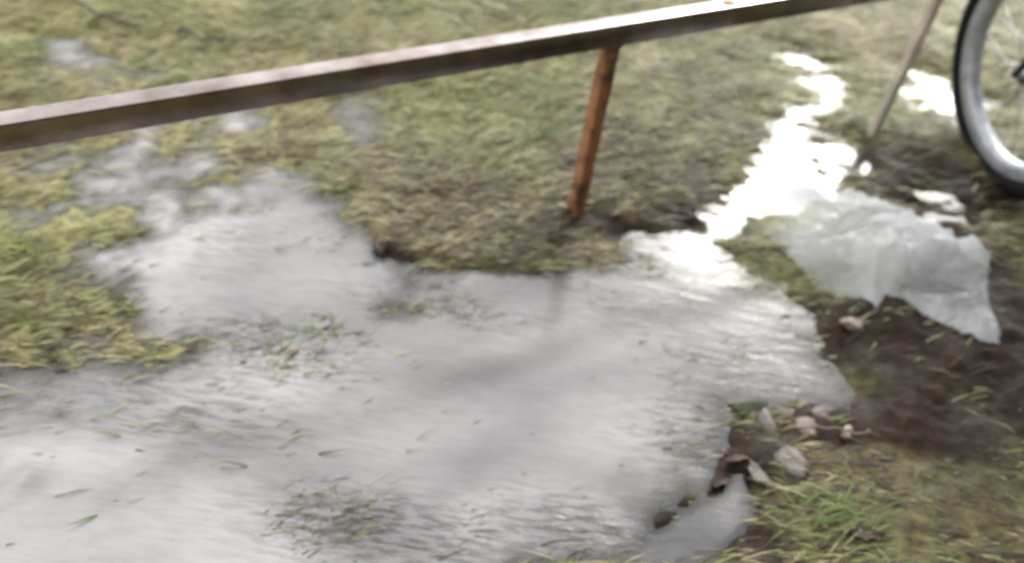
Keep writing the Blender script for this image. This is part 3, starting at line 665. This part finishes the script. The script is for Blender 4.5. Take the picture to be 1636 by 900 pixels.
# ------------------------------------------------------------------ stones, leaves, twigs, tufts
def stone(px, py, w, l_, h_, rot, mt, label, seed, sink=0.55, name='stone'):
    g = np.random.default_rng(seed); V = []; Fc = []; S, T = 9, 14
    for i in range(S + 1):
        th = math.pi * i / S
        for k in range(T):
            ph = 2 * math.pi * k / T
            d = np.array([math.sin(th) * math.cos(ph), math.sin(th) * math.sin(ph), math.cos(th)])
            V.append(d)
    V = np.array(V); 
    for k in range(14):                                  # chipped planes
        nrm = g.normal(size=3); nrm /= np.linalg.norm(nrm); dd = g.uniform(0.38, 0.72)
        e = V @ nrm; V = V - np.outer(np.clip(e - dd, 0, None), nrm)
    w *= 1.6; l_ *= 1.6; h_ *= 0.95
    V = V * (1 + 0.16 * np.sin(V @ g.normal(size=3) * 3.1 + 1)[:, None] + 0.1 * np.sin(V @ g.normal(size=3) * 5.7)[:, None])
    V = V * np.array([l_ / 2, w / 2, h_ / 2])
    for i in range(S):
        for k in range(T): Fc.append((i * T + k, (i + 1) * T + k, (i + 1) * T + (k + 1) % T, i * T + (k + 1) % T))
    p = gnd(px, py); z0 = max(gz(p), -0.012)
    o = new_obj(name, V, Fc, mt); o.location = (p[0], p[1], z0 + h_ / 2 - sink * h_); o.rotation_euler = (g.uniform(-.2, .2), g.uniform(-.2, .2), rot)
    me = o.data; me.validate(); me.update()
    return tag(o, label, 'stone', 'stones scattered in the mud')
stone(1354, 524, 0.040, 0.046, 0.034, 0.4, M_stone_w, 'pale blocky stone on wet mud just below the plastic bag', 1, sink=0.2)
stone(1254, 668, 0.026, 0.042, 0.022, -0.9, M_stone_p, 'pinkish oval stone at the puddle edge beside the mossy stone', 2)
stone(1312, 662, 0.032, 0.048, 0.026, 0.5, M_stone_p, 'broad pinkish stone on the mud next to the upright stone', 3)
stone(1284, 698, 0.038, 0.052, 0.026, 0.3, M_stone_p, 'largest pinkish flat stone in the cluster at the puddle edge', 4)
stone(1343, 708, 0.022, 0.034, 0.036, 1.4, M_stone_w, 'small pale upright stone at the end of the pink cluster', 5)
stone(1228, 690, 0.026, 0.062, 0.02, -1.1, M_stone_g, 'long grey stone leaning into the puddle edge mud', 6)
stone(1246, 742, 0.045, 0.068, 0.022, -1.0, M_stone_g, 'big flat grey stone half sunk among straw near the small puddle', 7)
stone(1212, 762, 0.036, 0.058, 0.018, -0.9, M_stone_g, 'flat grey stone at the tip of the small still puddle', 8)
stone(1195, 655, 0.05, 0.07, 0.03, 0.2, simple('mossy_stone', (0.03, 0.035, 0.015), 0.8, var=0.4, scale=50, bmp=0.004), 'dark mossy green stone standing in the puddle edge', 9)
stone(1468, 222, 0.03, 0.045, 0.02, 0.3, M_stone_w, 'pale stone in shallow water beside the bicycle wheel', 10)
stone(1404, 168, 0.03, 0.05, 0.024, 0.6, M_stone_w, 'white stone at the foot of the muddy grey post', 12)

def leaf(px, py, L_, w_, rot, mt, label):
    V = []; Fc = []; n_ = 8
    for i in range(n_ + 1):
        t_ = i / n_; hw = w_ / 2 * math.sin(math.pi * min(0.98, 0.03 + t_ * 0.95)) ** 0.7 * random.uniform(0.72, 1.12)
        zc = 0.005 * math.sin(4.4 * t_ + rot) + 0.003
        V += [(L_ * (t_ - 0.5), -hw, zc + random.uniform(0, 0.009)), (L_ * (t_ - 0.5), random.uniform(-.002, .002), zc), (L_ * (t_ - 0.5), hw, zc + random.uniform(0, 0.009))]
    for i in range(n_):
        for k in range(2): Fc.append((i * 3 + k, (i + 1) * 3 + k, (i + 1) * 3 + k + 1, i * 3 + k + 1))
    nb = len(V); V += [(a, b_, c - 0.0008) for a, b_, c in V[:nb]]; Fc += [tuple(j + nb for j in f[::-1]) for f in Fc]
    p = gnd(px, py); o = new_obj('fallen_leaf', V, Fc, mt, smooth=False); o.location = (p[0], p[1], max(gz(p), 0.0) + 0.002); o.rotation_euler = (0, 0, rot)
    return tag(o, label, 'leaf', 'dead leaves on the wet ground')
leaf(1175, 735, 0.075, 0.036, 0.5, M_leafbr, 'reddish brown leaf by the puddle edge above the small puddle')
leaf(1150, 772, 0.06, 0.03, 0.75, M_leafbr, 'dark brown leaf on the spit between the two puddles')
leaf(1372, 868, 0.07, 0.036, 0.1, M_leafbr, 'rust brown leaf lying on bright green grass')
leaf(606, 400, 0.06, 0.03, -1.1, M_leafbr, 'brown leaf on the cut edge of the turf bank')

def twig(pts, r_, label, name='twig', mt=None):
    P3 = []
    P0 = [gnd(*p) for p in pts]
    for i in range(len(P0) - 1):
        for t_ in np.linspace(0, 1, 7, endpoint=False):
            p = P0[i] * (1 - t_) + P0[i + 1] * t_
            P3.append((p[0] + random.gauss(0, .002), p[1] + random.gauss(0, .002), max(gz(p), 0) + 0.016 + r_ + random.gauss(0, .002)))
    p = P0[-1]; P3.append((p[0], p[1], max(gz(p), 0) + 0.006))
    P3[0] = (P3[0][0], P3[0][1], P3[0][2] - 0.012)
    c = Vector(P3[len(P3) // 2]); V, Fc = tube(P3, [r_ * (1 - 0.5 * i / len(P3)) for i in range(len(P3))], 7)
    o = new_obj(name, [v - c for v in V], Fc, mt or M_twig); o.location = c
    return tag(o, label, 'twig', 'twigs on the grass')
twig([(60, -8), (110, 14), (160, 38), (225, 58)], 0.006, 'crooked dark twig lying in pale grass beyond the rail')
twig([(285, 62), (345, 78), (400, 84), (455, 86)], 0.0045, 'thin straight dark twig in grass close behind the rail')
twig([(1240, 704), (1310, 703), (1385, 712)], 0.0028, 'thin pale brown stalk across the mud below the pink stones', name='stalk', mt=simple('pale_stalk', (0.2, 0.14, 0.09), 0.6))
twig([(60, 478), (120, 462), (175, 436)], 0.0022, 'long curved yellow straw stalk among brown grass', name='stalk', mt=simple('yellow_stalk', (0.36, 0.30, 0.15), 0.6))

def tuft(px, py, n_, L_, cols, label, spread=0.02):
    p = gnd(px, py); z0 = max(gz(p), -0.006)
    x = rng.normal(0, spread, n_); y = rng.normal(0, spread * 0.6, n_)
    hd = img_heading(np.full(n_, p[0]), y) + rng.normal(0, 0.55, n_) + np.where(rng.random(n_) < .25, math.pi, 0)
    e0 = np.radians(rng.uniform(6, 38, n_)); C = np.array([COL[c] for c in cols])[rng.integers(0, len(cols), n_)] * rng.uniform(0.8, 1.25, (n_, 1))
    Vb, lp, st, Cb = make_blades(x, y, np.zeros(n_), rng.uniform(0.5, 1.1, n_) * L_, rng.uniform(0.003, 0.006, n_), hd, e0, e0 - np.radians(rng.uniform(15, 60, n_)), C)
    o = big_mesh('grass_tuft', Vb, lp, st, None, M_blade); vcol(o, 'blade', Cb); o.location = (p[0], p[1], z0)
    return tag(o, label, 'grass tuft', 'grass tufts standing out of the verge')
tuft(505, 530, 55, 0.075, ('green', 'olive', 'straw', 'dark'), 'lone green tuft standing in the grey arm of the puddle', 0.028)
tuft(440, 580, 50, 0.075, ('olive', 'straw', 'dark'), 'drab flattened tuft lying across the puddle next to the lone green one', 0.03)
tuft(20, 405, 60, 0.08, ('lime', 'lime', 'green'), 'bright yellow green tuft among brown grass', 0.026)
tuft(185, 492, 50, 0.07, ('green', 'lime', 'dark'), 'small fresh green tuft at the flooded grass edge', 0.022)
tuft(1392, 205, 260, 0.10, ('olive', 'green', 'lime'), 'green tuft between the sunlit puddle and the bicycle wheel', 0.045)
tuft(1330, 850, 90, 0.07, ('olive', 'green', 'green'), 'thick fresh green tuft beside the small still puddle', 0.05)
tuft(735, 155, 90, 0.09, ('lime', 'lime', 'green'), 'bright lime tuft on the turf below the rail beside the rusty post', 0.04)
tuft(905, 340, 40, 0.06, ('olive', 'straw', 'brown'), 'dry tuft round the foot of the rusty post', 0.022)
